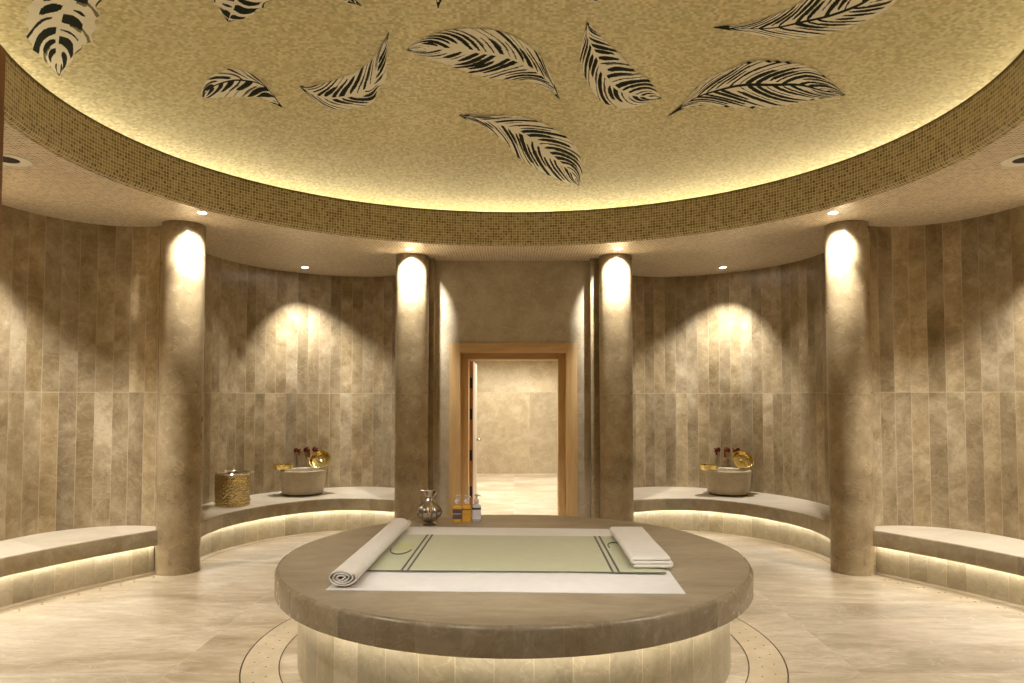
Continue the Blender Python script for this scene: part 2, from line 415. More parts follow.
def leaf(label, A, Mid, B, ns=15, lean=.16, seed=1, dark=(.5,.5), lobes=.03, rib='pale', wid=1.0):
    """A, Mid, B: one margin, midrib and other margin from stalk end to tip; the tesserae pattern is set per face"""
    rnd = random.Random(seed)
    a, m, b = sampler([Mid[0]]+A+[Mid[-1]]), sampler(Mid), sampler([Mid[0]]+B+[Mid[-1]])
    org = on_dome(*Mid[len(Mid)//2]); inv = -org; ph = rnd.random()*6
    NS, NT = 260, 18; lean *= 1.9; ns = int(ns*1.35)
    bm = bmesh.new(); grid = {}; thin = {}
    seqs = []
    for side in (0, 1):
        q = []
        for k in range(-ns, 3*ns):
            q.append((rnd.uniform(.5, .95)*wid if rnd.random() < .45+dark[side]*.55 else rnd.uniform(.15, .35), rnd.uniform(-.3, .3), rnd.choice((1.0, 1.0, .8, .6)), rnd.random(), rnd.uniform(-.12, .12)))
        seqs.append(q)
    for side in (0, 1):
        for i in range(NS+1):
            for j in range(NT+1):
                t = j/NT; s = min(1, max(0, (i/NS)*(1+abs(lean))-(lean if lean > 0 else 0)*1.0 + lean*t**1.3))
                e = a(s) if side == 0 else b(s); c = m(s)
                c2 = m(min(1, s+.01)); c1 = m(max(0, s-.01)); dv = (c2-c1).normalized(); sd = Vector((-dv.y, dv.x, 0))*((.8 if (a(.5)-m(.5)).dot(Vector((-dv.y, dv.x, 0))) > 0 else -.8)*(1 if side == 0 else -1))
                if (e-c).length < 1.0: e = c+sd*(.25 if s > .995 or s < .005 else 1)
                thin[(side, i, j)] = 0 < (e-c).length < 2.6 and .002 < s < .998
                tt = t*(1-lobes*t**3*abs(math.sin(PI*(i/NS*(1+abs(lean)))*ns+ph)))
                p = c.lerp(e, tt)
                if j == 0 and side == 1 and (0, i, 0) in grid: grid[(1, i, 0)] = grid[(0, i, 0)]
                else: grid[(side, i, j)] = bm.verts.new(on_dome(p.x, p.y, .004)+inv)
    for side in (0, 1):
        for i in range(NS):
            for j in range(NT):
                f = bm.faces.new((grid[(side,i,j)], grid[(side,i+1,j)], grid[(side,i+1,j+1)], grid[(side,i,j+1)]))
                t = (j+.5)/NT; sp = (i+.5)/NS*(1+abs(lean)); x = sp*ns+.12*math.sin(6*t+sp*5+ph)
                k = math.floor(x); fr = x-k; wd, t0, t1, r, sh = seqs[side][k]
                prof = 0 if not (t0 < t < t1+.02) else math.sin(PI*min(1, max(0, (t-t0)/(t1+.02-t0)))*.86+.12)**.6
                d = abs(fr-.5-sh)
                mi = 0
                if d < wd/2*prof: mi = 1
                elif r < .45 and t > .25 and fr > .5 and d < wd/2*prof+.22: mi = 2
                elif t > .95 and r > .8 and lobes > .03: mi = 1
                if j == 0: mi = 0 if rib == 'pale' else 1
                if thin.get((side, i, j)) and (j > 1 or rib != 'pale'): mi = 1
                f.material_index = mi
    bmesh.ops.remove_doubles(bm, verts=bm.verts, dist=2e-5)
    o = mobj('leaf_mosaic', bm, [M_leafpale, M_leafdark, M_leafolive], None, smooth=False, recalc=False)
    o.location = org; o['label'] = label; o['category'] = 'leaf mosaic'; o['group'] = 'leaf mosaics on the dome'
    return o
leaf('large broad mosaic leaf with split edges in the top left corner of the dome',
     [(68,-52),(40,-32),(31,-8),(25,14),(25,30),(28,43),(36,54),(45,62)], [(88,-60),(78,-25),(68,0),(60,18),(57,45),(59,76)],
     [(110,-48),(114,-20),(102,0),(100,20),(94,40),(83,48),(73,60),(66,68)], ns=9, lean=.07, seed=3, dark=(.3,.7), lobes=.12)
leaf('smallest curled mosaic leaf at the left of the dome, pointed at its right end',
     [(202,89),(209,77.5),(220,72),(232.7,68),(250,73),(266.7,85)], [(202.5,97),(212,87),(229,81),(245.6,80.5),(264.4,86),(282,107.4)],
     [(209,98),(227,97.5),(238.6,97),(250,97),(262,98),(273.8,104)], ns=8, lean=-.10, seed=4, dark=(.1,.6), lobes=.03, rib='dark')
leaf('crescent leaf of mosaic curving up to a thin tip, beside the smallest curled leaf',
     [(317.8,84.4),(336.9,78.6),(355.9,71),(372,59.5),(379,49)], [(298.8,86),(322,97.6),(345.6,97),(363,91.7),(375,78.6),(379,58),(388.8,32.4)],
     [(313.4,99.8),(329.5,108.6),(351.5,108.6),(372,103.5),(378,90),(386,78.6),(386.6,53.7)], ns=12, lean=.10, seed=5, dark=(.35,.5))
leaf('widest arched leaf of mosaic with even feathered stripes near the centre of the dome',
     [(416.6,42.4),(438,32.5),(461.5,28.3),(486.4,29),(508,33.3),(528,45),(543,60),(554.5,84.8)],
     [(406.6,50),(441.5,49),(463,50),(484.7,53),(506,56.5),(523,64),(541,74.8),(552.8,86.4),(559.5,99.7)],
     [(416.6,54),(438,61.5),(455,68),(474.8,74.8),(493,79),(513,79.8),(531,82),(548,89.8)], ns=17, lean=-.11, seed=6, dark=(.5,.35), lobes=.02)
leaf('lowest mosaic leaf on the dome, pointed at left and sloping down to the right',
     [(472,114.5),(494,114.5),(520,116),(545,124),(567,137),(579,153),(582.5,171)],
     [(458,115),(479,119),(505.6,126),(526,135.7),(543.7,149),(557,160.6),(570,171),(578.8,186)],
     [(469,121),(486.6,129),(505.6,143),(519,159),(532,167),(546.6,174.5),(564,182)], ns=15, lean=.12, seed=7, dark=(.35,.8))
leaf('steep leaf of mosaic with its tip pointing up, right of the widest arched leaf',
     [(594.6,30),(607,42.3),(620.8,54.6),(634.6,70),(648.5,79),(656,90)],
     [(586.6,20.8),(588.5,39),(597.7,57.7),(602,71.5),(611.5,84),(622,91.5),(639,96),(661.5,98)],
     [(584.6,33),(580,53),(581.5,68.5),(590,87),(602,102),(623.8,108.5),(642,105)], ns=13, lean=.10, seed=8, dark=(.55,.4))
leaf('long feather shaped leaf of mosaic, lower of the two at the right of the dome',
     [(684,102),(704.5,79.7),(730.5,68.6),(749,61),(775,60),(804.7,64),(819.5,72),(832.5,82.5)],
     [(667.4,116.8),(693.4,99),(719.4,90),(743.5,85),(771,85),(799,85),(823,91),(845.5,95)],
     [(684,109),(706,105.7),(741.6,109),(778.7,107.5),(808.4,101),(836,97)], ns=16, lean=.14, seed=9, dark=(.5,.45), rib='dark', lobes=.08)
leaf('long pale mosaic leaf at the right of the dome, its upper side cut off',
     [(747,23),(769,16.7),(790,8.3),(803,0),(825,-11),(849,-20),(868,-22)],
     [(712,27.5),(747,28.8),(775,27.8),(802.8,22),(830.6,15.8),(858,5.6),(880,-8),(900,-22)],
     [(756,35),(784,39),(814,37),(840,30.6),(871.4,18.5),(890,7.4),(898,-4)], ns=15, lean=.10, seed=10, dark=(.6,.15), rib='dark')
leaf('broad mosaic leaf cut by the top edge, between corner leaf and crescent leaf',
     [(217,8),(212,-8),(216,-30),(235,-50)], [(228,22),(238,-5),(250,-30),(268,-58)], [(246,19),(262,9),(277,-3),(290,-25),(284,-48)], ns=8, lean=.05, seed=11, dark=(.6,.6), lobes=.12)
leaf('small leaf tip of mosaic at the top edge above the crescent leaf',
     [(352,-3),(338,-9),(318,-18)], [(362,6),(350,1),(335,-6),(310,-26)], [(354,4),(338,0),(318,-12)], ns=6, lean=.1, seed=12)
leaf('dark narrow leaf tip of mosaic at the top edge above the widest arched leaf',
     [(436,0),(436,-14),(442,-30)], [(438,8.5),(440,-4),(444,-18),(452,-40)], [(441,2),(448,-12),(454,-28)], ns=6, lean=.1, seed=13, dark=(.9,.9), rib='dark')
leaf('sliver of a dark leaf of mosaic at the top edge above the steep leaf',
     [(575,-6),(592,1.0),(608,-1),(625,-8)], [(565,-14),(585,-8),(608,-9),(640,-18)], [(580,-18),(605,-22),(625,-22)], ns=8, lean=.1, seed=14, dark=(.9,.9), rib='dark')

# ------------------------------------------------------------------ columns
RCOL = .188
def column(x, y, label):
    t = thing('marble_column', label, 'column', (x, y, 0), group='marble columns')
    bm = bmesh.new(); uv = bm.loops.layers.uv.new('UVMap'); n = 64
    row = lambda z: [(RCOL*math.cos(2*PI*k/n), RCOL*math.sin(2*PI*k/n), z) for k in range(n)]
    us = [2*PI*RCOL*k/n for k in range(n+1)]
    loft(bm, [row(0), row(1.619)], uv, True, us, [0, 1.619]); mobj('lower_drum', bm, M_column, t)
    bm = bmesh.new(); uv = bm.loops.layers.uv.new('UVMap')
    loft(bm, [row(1.621), row(SOF-.001)], uv, True, us, [1.621, SOF]); mobj('upper_drum', bm, M_column, t)
    return t
COLS = [(-3.08,6.48), (-1.16,7.955), (1.16,7.955), (3.10,6.47)]
column(*COLS[0], 'round beige marble column nearest the left, between the two left benches')
column(*COLS[1], 'round beige marble column immediately left of the doorway')
column(*COLS[2], 'round beige marble column immediately right of the doorway')
column(*COLS[3], 'round beige marble column nearest the right, between the two right benches')

# ------------------------------------------------------------------ benches
BZ, BT = .40, .14
def bench(name, front, wall, label, joints):
    n = 60
    f, L = resample(cr(front, 10), n); w, _ = resample(wall, n)
    c = f[n//2]
    t = thing(name, label, 'bench', (c.x, c.y, 0), group='curved marble benches')
    O = Vector((c.x, c.y, 0))
    T = [(f[min(i+1, n)]-f[max(i-1, 0)]).normalized() for i in range(n+1)]
    Nn = [Vector((-v.y, v.x)) for v in T]
    mid = w[n//2]-f[n//2]
    if Nn[n//2].dot(mid) < 0: Nn = [-v for v in Nn]
    us = [L*i/n for i in range(n+1)]
    def row(off, z, src=None):
        return [Vector((f[i].x+Nn[i].x*off, f[i].y+Nn[i].y*off, z))-O for i in range(n+1)]
    wrow = lambda z: [Vector((w[i].x, w[i].y, z))-O for i in range(n+1)]
    bm = bmesh.new(); uv = bm.loops.layers.uv.new('UVMap')
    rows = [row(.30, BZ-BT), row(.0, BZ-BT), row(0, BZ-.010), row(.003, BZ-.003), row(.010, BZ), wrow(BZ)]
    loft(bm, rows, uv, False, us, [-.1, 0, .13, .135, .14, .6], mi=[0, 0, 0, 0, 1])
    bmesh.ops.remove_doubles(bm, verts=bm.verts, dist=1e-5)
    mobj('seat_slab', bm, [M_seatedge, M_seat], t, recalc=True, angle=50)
    bm = bmesh.new(); uv = bm.loops.layers.uv.new('UVMap')
    loft(bm, [row(.14, 0), row(.14, BZ-BT)], uv, False, us, [0, .26])
    mobj('riser', bm, M_briser, t, recalc=False)
    bm = bmesh.new()
    loft(bm, [row(.095, BZ-BT-.004), row(.095, BZ-BT-.010), row(.112, BZ-BT-.010), row(.112, BZ-BT-.004)])
    mobj('light_strip', bm, M_led, t)
    # drain grooves with paired holes in the floor in front of the bench
    bm = bmesh.new()
    loft(bm, [row(.045, .0015), row(.052, .0015)], mi=0)
    k = joints
    for q in range(k):
        i = int((q+.5)/k*n)
        for off, sh in ((-.045, .012), (-.085, -.012)):
            cx = f[i]+Nn[i]*off+T[i]*sh
            vs = [bm.verts.new((cx.x+.010*math.cos(a*PI/4)-O.x, cx.y+.010*math.sin(a*PI/4)-O.y, .0015)) for a in range(8)]
            bm.faces.new(vs)
    o = mobj('floor_drain_holes', bm, M_drainhole, t, smooth=False); o['label'] = 'thin drain groove and small dark drain holes in the floor'
M_drainhole = plain('drain_hole', (.09,.065,.04), .7)
f1 = [(-2.96,6.55), (-2.98,6.9), (-2.92,7.3), (-2.64,7.85), (-2.2,8.22), (-1.8,8.27), (-1.42,8.15), (-1.2,8.05)]
f2 = [(-3.08,3.4), (-3.55,3.75), (-3.84,4.4), (-3.84,5.05), (-3.66,5.56), (-3.43,5.98), (-3.17,6.38)]
w1b = [p for p in w1]; w2b = [p for p in w2]
bench('curved_bench', f1, w1b, 'curved marble bench with brass bucket and basin, left of the doorway', 0)
bench('curved_bench', mir(f1), R(w1b), 'curved marble bench holding only a basin, right of the doorway', 0)
bench('curved_bench', f2, w2b, 'empty curved marble bench at the far left, lit beneath, cut by the left edge', 22)
bench('curved_bench', mir(f2), R(w2b), 'empty curved marble bench at the far right, lit beneath, cut by the right edge', 22)

# ------------------------------------------------------------------ central platform
PC, PR, PRR, PZ, PT = 4.64, 1.487, 1.352, .575, .142
t = thing('heated_platform', 'large round marble platform with overhanging top, glowing beneath, at the centre of the floor', 'platform', (0, PC, 0))
bm = bmesh.new(); uv = bm.loops.layers.uv.new('UVMap'); n = 128
cir = lambda r, z: [(r*math.cos(2*PI*k/n), r*math.sin(2*PI*k/n), z) for k in range(n)]
us = [2*PI*PR*k/n for k in range(n+1)]
loft(bm, [cir(PRR-.02, PZ-PT), cir(PR-.006, PZ-PT), cir(PR, PZ-PT+.006), cir(PR, PZ-.022), cir(PR-.004, PZ-.012), cir(PR-.011, PZ-.004), cir(PR-.022, PZ)], uv, True, us, [0, .01, .02, .12, .125, .13, .14])
mobj('slab_edge', bm, M_slabedge, t)
bm = bmesh.new(); lathe(bm, [(PR-.022, PZ), (.9, PZ), (.3, PZ), (.001, PZ)], n, caps=False); mobj('slab_top', bm, M_slab, t)
bm = bmesh.new(); uv = bm.loops.layers.uv.new('UVMap')
us = [46*.19*k/n for k in range(n+1)]
loft(bm, [cir(PRR, 0), cir(PRR, PZ-PT)], uv, True, us, [0, .43]); mobj('riser', bm, M_riser, t)
bm = bmesh.new(); loft(bm, [cir(PR-.062, PZ-PT-.003), cir(PR-.062, PZ-PT-.010), cir(PR-.047, PZ-PT-.010), cir(PR-.047, PZ-PT-.003)], closed=True)
mobj('light_strip', bm, M_led, t)
t = thing('ring_drain', 'ring of pierced marble drain cover in the floor around the round platform', 'drain', (0, PC, 0))
bm = bmesh.new()
loft(bm, [cir(1.457, .001), cir(1.457, .003), cir(1.665, .003), cir(1.665, .001)], closed=True)
mobj('drain_cover', bm, M_drain, t, smooth=False)
bm = bmesh.new()
for r0, r1 in ((1.452, 1.459), (1.664, 1.673)):
    loft(bm, [cir(r0, .0035), cir(r1, .0035)], closed=True)
for k in range(64):
    a = 2*PI*k/64
    for r, da in ((1.53, 0), (1.60, .4)):
        x, y = r*math.cos(a+da*.1), r*math.sin(a+da*.1)
        bm.faces.new([bm.verts.new((x+.006*math.cos(q*PI/4), y+.006*math.sin(q*PI/4), .0045)) for q in range(8)])
for a in (.25, 2.89, 4.1, 5.3):
    d = Vector((math.cos(a), math.sin(a), 0)); s = Vector((-d.y, d.x, 0))*.0015
    p, q = d*1.457, d*1.665; z = Vector((0,0,.0038))
    bm.faces.new([bm.verts.new(v+z) for v in (p-s, q-s, q+s, p+s)])
mobj('drain_holes', bm, M_drainhole, t, smooth=False)

# ------------------------------------------------------------------ doorway and hall beyond
t = struct(bpy.data.objects.new('door_1', None)); C.objects.link(t); t.location = (-.01, 8.2, 0)
def part(name, mat, boxes, parent, bev=.003):
    bm = bmesh.new()
    for b in boxes: box(bm, *b, bev)
    return mobj(name, bm, mat, parent, smooth=True)
for s in (-1, 1):
    x0, x1 = sorted((s*.62, s*.748)); part('side_casing', M_wood, [(x0, x1, -.035, .0, 0, 2.222)], t)
part('head_casing', M_woodh, [(-.619, .619, -.033, .0, 2.105, 2.222)], t)
for s in (-1, 1):
    x0, x1 = sorted((s*.62, s*.665)); y = part('side_jamb', M_wood, [(x0, x1, .0, .36, 0, 2.14)], t)
    x0, x1 = sorted((s*.535, s*.62)); part('door_stop', M_wood, [(x0, x1, .14, .34, 0, 2.12)], t)
part('head_jamb', M_woodh, [(-.62, .62, .0, .36, 2.118, 2.14)], t)
part('head_stop', M_woodh, [(-.535, .535, .14, .34, 2.035, 2.118)], t)
lf = part('door_leaf', M_wooddk, [(-.533, -.490, .352, .362, .01, 2.03)], t)
part('leaf_panel', M_cream, [(-.533, -.492, .3625, 1.30, .01, 2.03)], lf)
for z in (1.76, 1.38, .88, .44):
    part('hinge', M_black, [(-.530, -.497, .338, .3515, z-.065, z+.065)], lf)
bm = bmesh.new(); tube(bm, [(-.491,1.22,1.02), (-.44,1.22,1.02), (-.435,1.2,1.02), (-.435,1.09,1.02)], .010); lathe(bm, [(.001,-.02),(.025,-.02),(.025,.02),(.001,.02)], 12, (-.478,1.22,1.02), caps=False)
mobj('door_handle', bm, M_silver, lf)
# hall shell
HW = 1.1
def hall(name, pts, z0=0, z1=2.9, mat=M_hallwall, u0=0):
    bm = bmesh.new(); uv = bm.loops.layers.uv.new('UVMap'); strip(bm, [Vector(p) for p in pts], z0, z1, uv, u0); struct(mobj(name, bm, mat, smooth=False, recalc=False))
hall('wall_hall_left', [(-HW,8.56), (-HW,14.54)]); hall('wall_hall_right', [(HW,14.54), (HW,8.56)])
hall('wall_hall_end', [(-HW,14.54), (HW,14.54)], u0=-HW+1.18+1.34-.16+.0)
hall('wall_hall_near_left', [(-OX,8.56), (-HW,8.56)]); hall('wall_hall_near_right', [(HW,8.56), (OX,8.56)]); hall('wall_hall_near_top', [(OX,8.56), (-OX,8.56)], z0=OZ)
bm = bmesh.new(); bm.faces.new([bm.verts.new(p) for p in ((-HW,8.2,2.9),(-HW,14.54,2.9),(HW,14.54,2.9),(HW,8.2,2.9))]); struct(mobj('ceiling_hall', bm, M_cove, smooth=False))
HALL = [(-.45,9.6), (.45,9.6), (-.45,11.4), (.45,11.4), (-.45,13.4), (.45,13.4)]
# wooden door leaf standing open beside the viewer at the left
t = struct(bpy.data.objects.new('door_2', None)); C.objects.link(t); t.location = (-.76, .55, 0)
part('door_leaf', M_wooddk, [(-.022, .0235, -.42, .45, .01, 2.105)], t, .006)
bm = bmesh.new(); tube(bm, [(-.022,.37,1.02), (-.07,.37,1.02), (-.075,.35,1.02), (-.075,.25,1.02)], .010); mobj('door_handle', bm, M_silver, t)

# ------------------------------------------------------------------ downlights
def downlight(x, y, label, power, size, aim=None, r=.036, ring=.046, spot=True, blend=.35, lit=True, group=None, tilt=(0,0), z=SOF, rad=.02):
    t = thing('ceiling_downlight', label, 'downlight', (x, y, z), 0, group)
    bm = bmesh.new(); lathe(bm, [(r, .0), (r, -.004), (ring, -.006), (ring+.003, -.001)], 28, caps=False); mobj('trim_ring', bm, M_trimring, t)
    bm = bmesh.new(); lathe(bm, [(.001, -.003), (r, -.003)], 28, caps=False); mobj('lamp_lens' if lit else 'dark_recess', bm, M_lamp if lit else M_dark, t)
    if spot:
        L = bpy.data.lights.new('downlight_beam', 'SPOT'); L.energy = power; L.color = (1, .965, .90); L.spot_size = math.radians(size); L.spot_blend = blend; L.shadow_soft_size = rad
        o = bpy.data.objects.new('downlight_beam', L); C.objects.link(o); o.parent = t; o.location = (0, 0, -.012); 
        if aim: o.rotation_euler = Vector(aim).to_track_quat('-Z', 'Y').to_euler()
    return t
COLP, NICP = 110, 90
def toward(x, y, cx, cy, deg):
    d = Vector((cx-x, cy-y, 0)).normalized()*math.sin(math.radians(deg)); d.z = -math.cos(math.radians(deg)); return tuple(d)
def second(t, power, size, aim):
    L = bpy.data.lights.new('downlight_beam', 'SPOT'); L.energy = power; L.color = (1, .965, .90); L.spot_size = math.radians(size); L.spot_blend = .9; L.shadow_soft_size = .02
    o = bpy.data.objects.new('downlight_beam', L); C.objects.link(o); o.parent = t; o.location = (0, 0, -.012); o.rotation_euler = Vector(aim).to_track_quat('-Z', 'Y').to_euler()
for s, side in ((-1, 'left'), (1, 'right')):
    x, y = s*2.745+.03, 6.03; cx, cy = s*3.08, 6.48
    d = downlight(x, y, f'small round downlight washing the {side} front column', COLP*.75, 45, toward(x, y, s*3.04, cy, 58), blend=.8, group='lit ceiling downlights')
    second(d, COLP*.5, 40, toward(x, y, s*3.03, cy, 33))
    x, y = s*1.13, 7.52; cx, cy = s*1.16, 7.955
    d = downlight(x, y, f'small round downlight washing the column {side} of the doorway', COLP*.75, 62, toward(x, y, cx, cy, 52), blend=.6, group='lit ceiling downlights')
    second(d, COLP*.5, 50, toward(x, y, cx, cy, 26))
    x, y = s*2.59, 8.62
    downlight(x, y, f'small round downlight over the basin in the {side} back niche', NICP, 88, toward(x, y, s*2.42, 9.3, 10), blend=.8, group='lit ceiling downlights')
    downlight(3.45 if s > 0 else -3.42, 4.66, f'large white ringed recess in the lowered ceiling, cut by the {side} edge', NICP, 84, r=.075, ring=.14, spot=False, lit=False, group='large ringed recesses')
# unseen lamps: side niches, the hall, and fill added on the entrance side
def beam(x, y, power, size, z=SOF-.012, aim=None):
    L = bpy.data.lights.new('unseen_beam', 'SPOT'); L.energy = power; L.color = (1, .965, .90); L.spot_size = math.radians(size); L.spot_blend = .7; L.shadow_soft_size = .02
    o = bpy.data.objects.new('unseen_beam', L); C.objects.link(o); o.location = (x, y, z)
    if aim: o.rotation_euler = (Vector(aim)-Vector((x, y, z))).to_track_quat('-Z', 'Y').to_euler()
for s in (-1, 1):
    beam(s*4.02, 5.1, NICP*1.7, 104)
    beam(s*2.6, 3.0, 40, 120); beam(s*1.1, 1.75, 22, 120); beam(s*.9, 1.6, 62, 44, aim=(0, 4.9, PZ))  # added lamps: floor fill, and a narrow pair brightening the platform

for x, y in HALL: beam(x, y, 62, 130, 2.885)
# ------------------------------------------------------------------ sheet, towels
def cloth(bm, q, nx, ny, z, wr=0.0, seed=0, th=.003):
    """q: four corners FL FR BR BL; a thin draped sheet with real thickness"""
    rnd = random.Random(seed); ph = [rnd.uniform(0, 6) for _ in range(6)]
    FL, FR, BR, BL = [Vector((a, b, 0)) for a, b in q]
    def pt(u, v, up):
        p = FL.lerp(FR, u).lerp(BL.lerp(BR, u), v)
        h = wr*(math.sin(9*u+5*v+ph[0])+math.sin(17*u-8*v+ph[1])*.5+math.sin(4*u+21*v+ph[2])*.35+1.9)
        e = min(u, 1-u, v, 1-v); h *= min(1, e*14)
        return (p.x, p.y, z+h+(th if up else 0))
    top = [[pt(i/nx, j/ny, True) for i in range(nx+1)] for j in range(ny+1)]
    V = loft(bm, top)
    bot = [[bm.verts.new((p[0], p[1], p[2]-th)) for p in r] for r in top]
    edge = [(0, i) for i in range(nx+1)]+[(j, nx) for j in range(1, ny+1)]+[(ny, i) for i in range(nx-1, -1, -1)]+[(j, 0) for j in range(ny-1, 0, -1)]
    for a, b in zip(edge, edge[1:]+edge[:1]):
        bm.faces.new((V[a[0]][a[1]], V[b[0]][b[1]], bot[b[0]][b[1]], bot[a[0]][a[1]]))
t = thing('bed_sheet', 'white cotton sheet spread flat on the round marble platform', 'sheet', (0, 4.58, PZ))
O = lambda q: [(a, b-4.58) for a, b in q]
bm = bmesh.new(); cloth(bm, O([(-.995,3.74), (.889,3.665), (.955,5.42), (-.86,5.52)]), 70, 40, .0005, .0022, 3)
mobj('sheet_cloth', bm, M_white, t, angle=60)
t = thing('green_towel', 'sage green cotton towel with paired dark stripes, laid on the white sheet', 'towel', (0, 4.66, PZ+.013))
O = lambda q: [(a, b-4.66) for a, b in q]
bm = bmesh.new(); G = [(-.86,4.095), (.87,4.04), (.90,5.07), (-.80,5.15)]
cloth(bm, O(G), 60, 30, 0, .0008, 5); mobj('towel_cloth', bm, M_green, t, angle=60)
def band(a, b, w, off=.0085):
    a, b = Vector(a), Vector(b); d = (b-a).normalized(); s = Vector((-d.y, d.x))*w/2
    return O([tuple(a-s), tuple(a+s), tuple(b+s), tuple(b-s)])
for a, b in (((-.615,4.093),(-.592,5.133)), ((-.650,4.095),(-.627,5.133)), ((.566,4.055),(.578,5.075)), ((.602,4.055),(.612,5.075))):
    bm = bmesh.new(); cloth(bm, band(a, b, .013), 3, 30, .0052, .0003, 2, .0012); mobj('dark_stripe', bm, M_greydk, t)
bm = bmesh.new(); cloth(bm, band((-.86,4.097), (.87,4.042), .010), 3, 30, .0035, .0003, 2, .0015); mobj('front_hem_shadow', bm, M_greydk, t)  # dark line painted for the shadow and stitching along the front edge
def emblem(cx, cy, rx, ry, a0, a1, fill):
    bm = bmesh.new()
    P = [(cx+rx*math.cos(math.radians(a0+(a1-a0)*k/30)), cy-4.66+ry*math.sin(math.radians(a0+(a1-a0)*k/30)), .0095) for k in range(31)]
    tube(bm, P, .0035, 6); o = mobj('embroidered_arc', bm, M_greydk, t)
    if fill:
        bm = bmesh.new(); cloth(bm, [(cx-rx*.6, cy-4.66-ry*.3), (cx+rx*.95, cy-4.66-ry*.3), (cx+rx*.95, cy-4.66+ry*.9), (cx-rx*.6, cy-4.66+ry*.9)], 4, 4, .0045, 0, 1, .001)
        mobj('embroidered_patch', bm, M_emb, t)
emblem(-.738, 4.66, .070, .17, 185, 345, True)
emblem(.68, 4.72, .05, .12, 60, 200, False)
def ribbon(bm, path, th, y0, y1, ny=2, wob=0.0, seed=1):
    """thick band following a 2-D path in X-Z, extruded along Y"""
    P = [Vector(p) for p in path]; n = len(P); A, B = [], []
    for i in range(n):
        d = (P[min(i+1, n-1)]-P[max(i-1, 0)]).normalized(); s = Vector((-d.y, d.x))*th/2
        A.append(P[i]+s); B.append(P[i]-s)
    ring = A+B[::-1]; rnd = random.Random(seed); ph = rnd.random()*6
    rows = []
    for j in range(ny+1):
        y = y0+(y1-y0)*j/ny; k = 1+wob*math.sin(7*j/ny+ph)
        rows.append([(q.x*k, y, q.y*k) for q in ring])
    mid = P+P[::-1]
    def shrink(row, f, y): return [(m.x+(r[0]-m.x)*f, y, m.y+(r[2]-m.y)*f) for r, m in zip(row, mid)]
    a, b = rows[0], rows[-1]; e = th*.35
    rows = [shrink(a, .35, y0), shrink(a, .78, y0+e*.35), shrink(a, 1, y0+e)]+rows[1:-1]+[shrink(b, 1, y1-e), shrink(b, .78, y1-e*.35), shrink(b, .35, y1)]
    V = loft(bm, rows, closed=True)
    for row in (V[0], V[-1]):
        m = len(A)
        for i in range(m-1): bm.faces.new((row[i], row[i+1], row[2*m-2-i], row[2*m-1-i]))
ang = math.atan2(-(-.865+.915), 1.6)
t = thing('rolled_towel', 'white towel rolled into a long tube at the left side of the sheet', 'towel', (-.888, 4.56, PZ+.0125), ang)
path = []
for k in range(150):
    a = k/149*2*PI*3.4; r = .008+.052*k/149+.0022*math.sin(3.1*a)*(1-k/149)
    path.append((1.30*r*math.cos(a-1.9), .72*r*math.sin(a-1.9)+.0485))
bm = bmesh.new(); ribbon(bm, path, .0085, -.81, .80, 16, .012); mobj('towel_roll', bm, M_towelw, t, angle=50)
t = thing('folded_towel', 'white terry towel folded flat in layers at the right side of the sheet', 'towel', (.81, 4.62, PZ+.0225), -.01)
path = []; hw, sp = .105, .0205
for L in range(3):
    z = .011+L*sp; xs = (-hw, hw) if L % 2 == 0 else (hw, -hw)
    if L: 
        pass
    path += [(xs[0]+(xs[1]-xs[0])*q/8, z) for q in range(9)]
    if L < 2:
        s = 1 if xs[1] > 0 else -1
        path += [(xs[1]+s*sp/2*math.sin(a), z+sp/2-sp/2*math.cos(a)) for a in (PI*.15, PI*.32, PI*.5, PI*.68, PI*.85)]
bm = bmesh.new(); ribbon(bm, path, .0195, -.50, .47, 14, .01); mobj('towel_fold', bm, M_towelw, t, angle=60)

# ------------------------------------------------------------------ jug and bottles
t = thing('silver_jug', 'shiny silver jug with fluted round belly and handle on the platform behind the sheet', 'jug', (-.675, 5.62, PZ), .15)
prof = [(.001,0), (.062,0), (.066,.006), (.050,.014), (.030,.020), (.036,.028), (.066,.048), (.088,.074), (.096,.100), (.090,.128), (.070,.158), (.047,.185), (.034,.208), (.030,.224), (.036,.242), (.042,.258), (.045,.268), (.041,.267), (.032,.245), (.024,.22)]
bm = bmesh.new(); lathe(bm, prof, 72, flute=(12, .085, lambda z: max(0, min(1, (z-.03)/.04))*max(0, min(1, (.22-z)/.04))), caps=False); mobj('body', bm, M_silverh, t)
bm = bmesh.new(); tube(bm, cr([(-.036,0,.258), (-.056,0,.272), (-.070,0,.258), (-.072,0,.228), (-.062,0,.200), (-.050,0,.182)], 6), .0065); mobj('handle', bm, M_silverh, t)
bm = bmesh.new(); tube(bm, cr([(.024,0,.222), (.040,0,.240), (.050,0,.258), (.056,0,.270)], 5), [.020]*5+[.016]*5+[.011]*6); mobj('spout', bm, M_silverh, t)
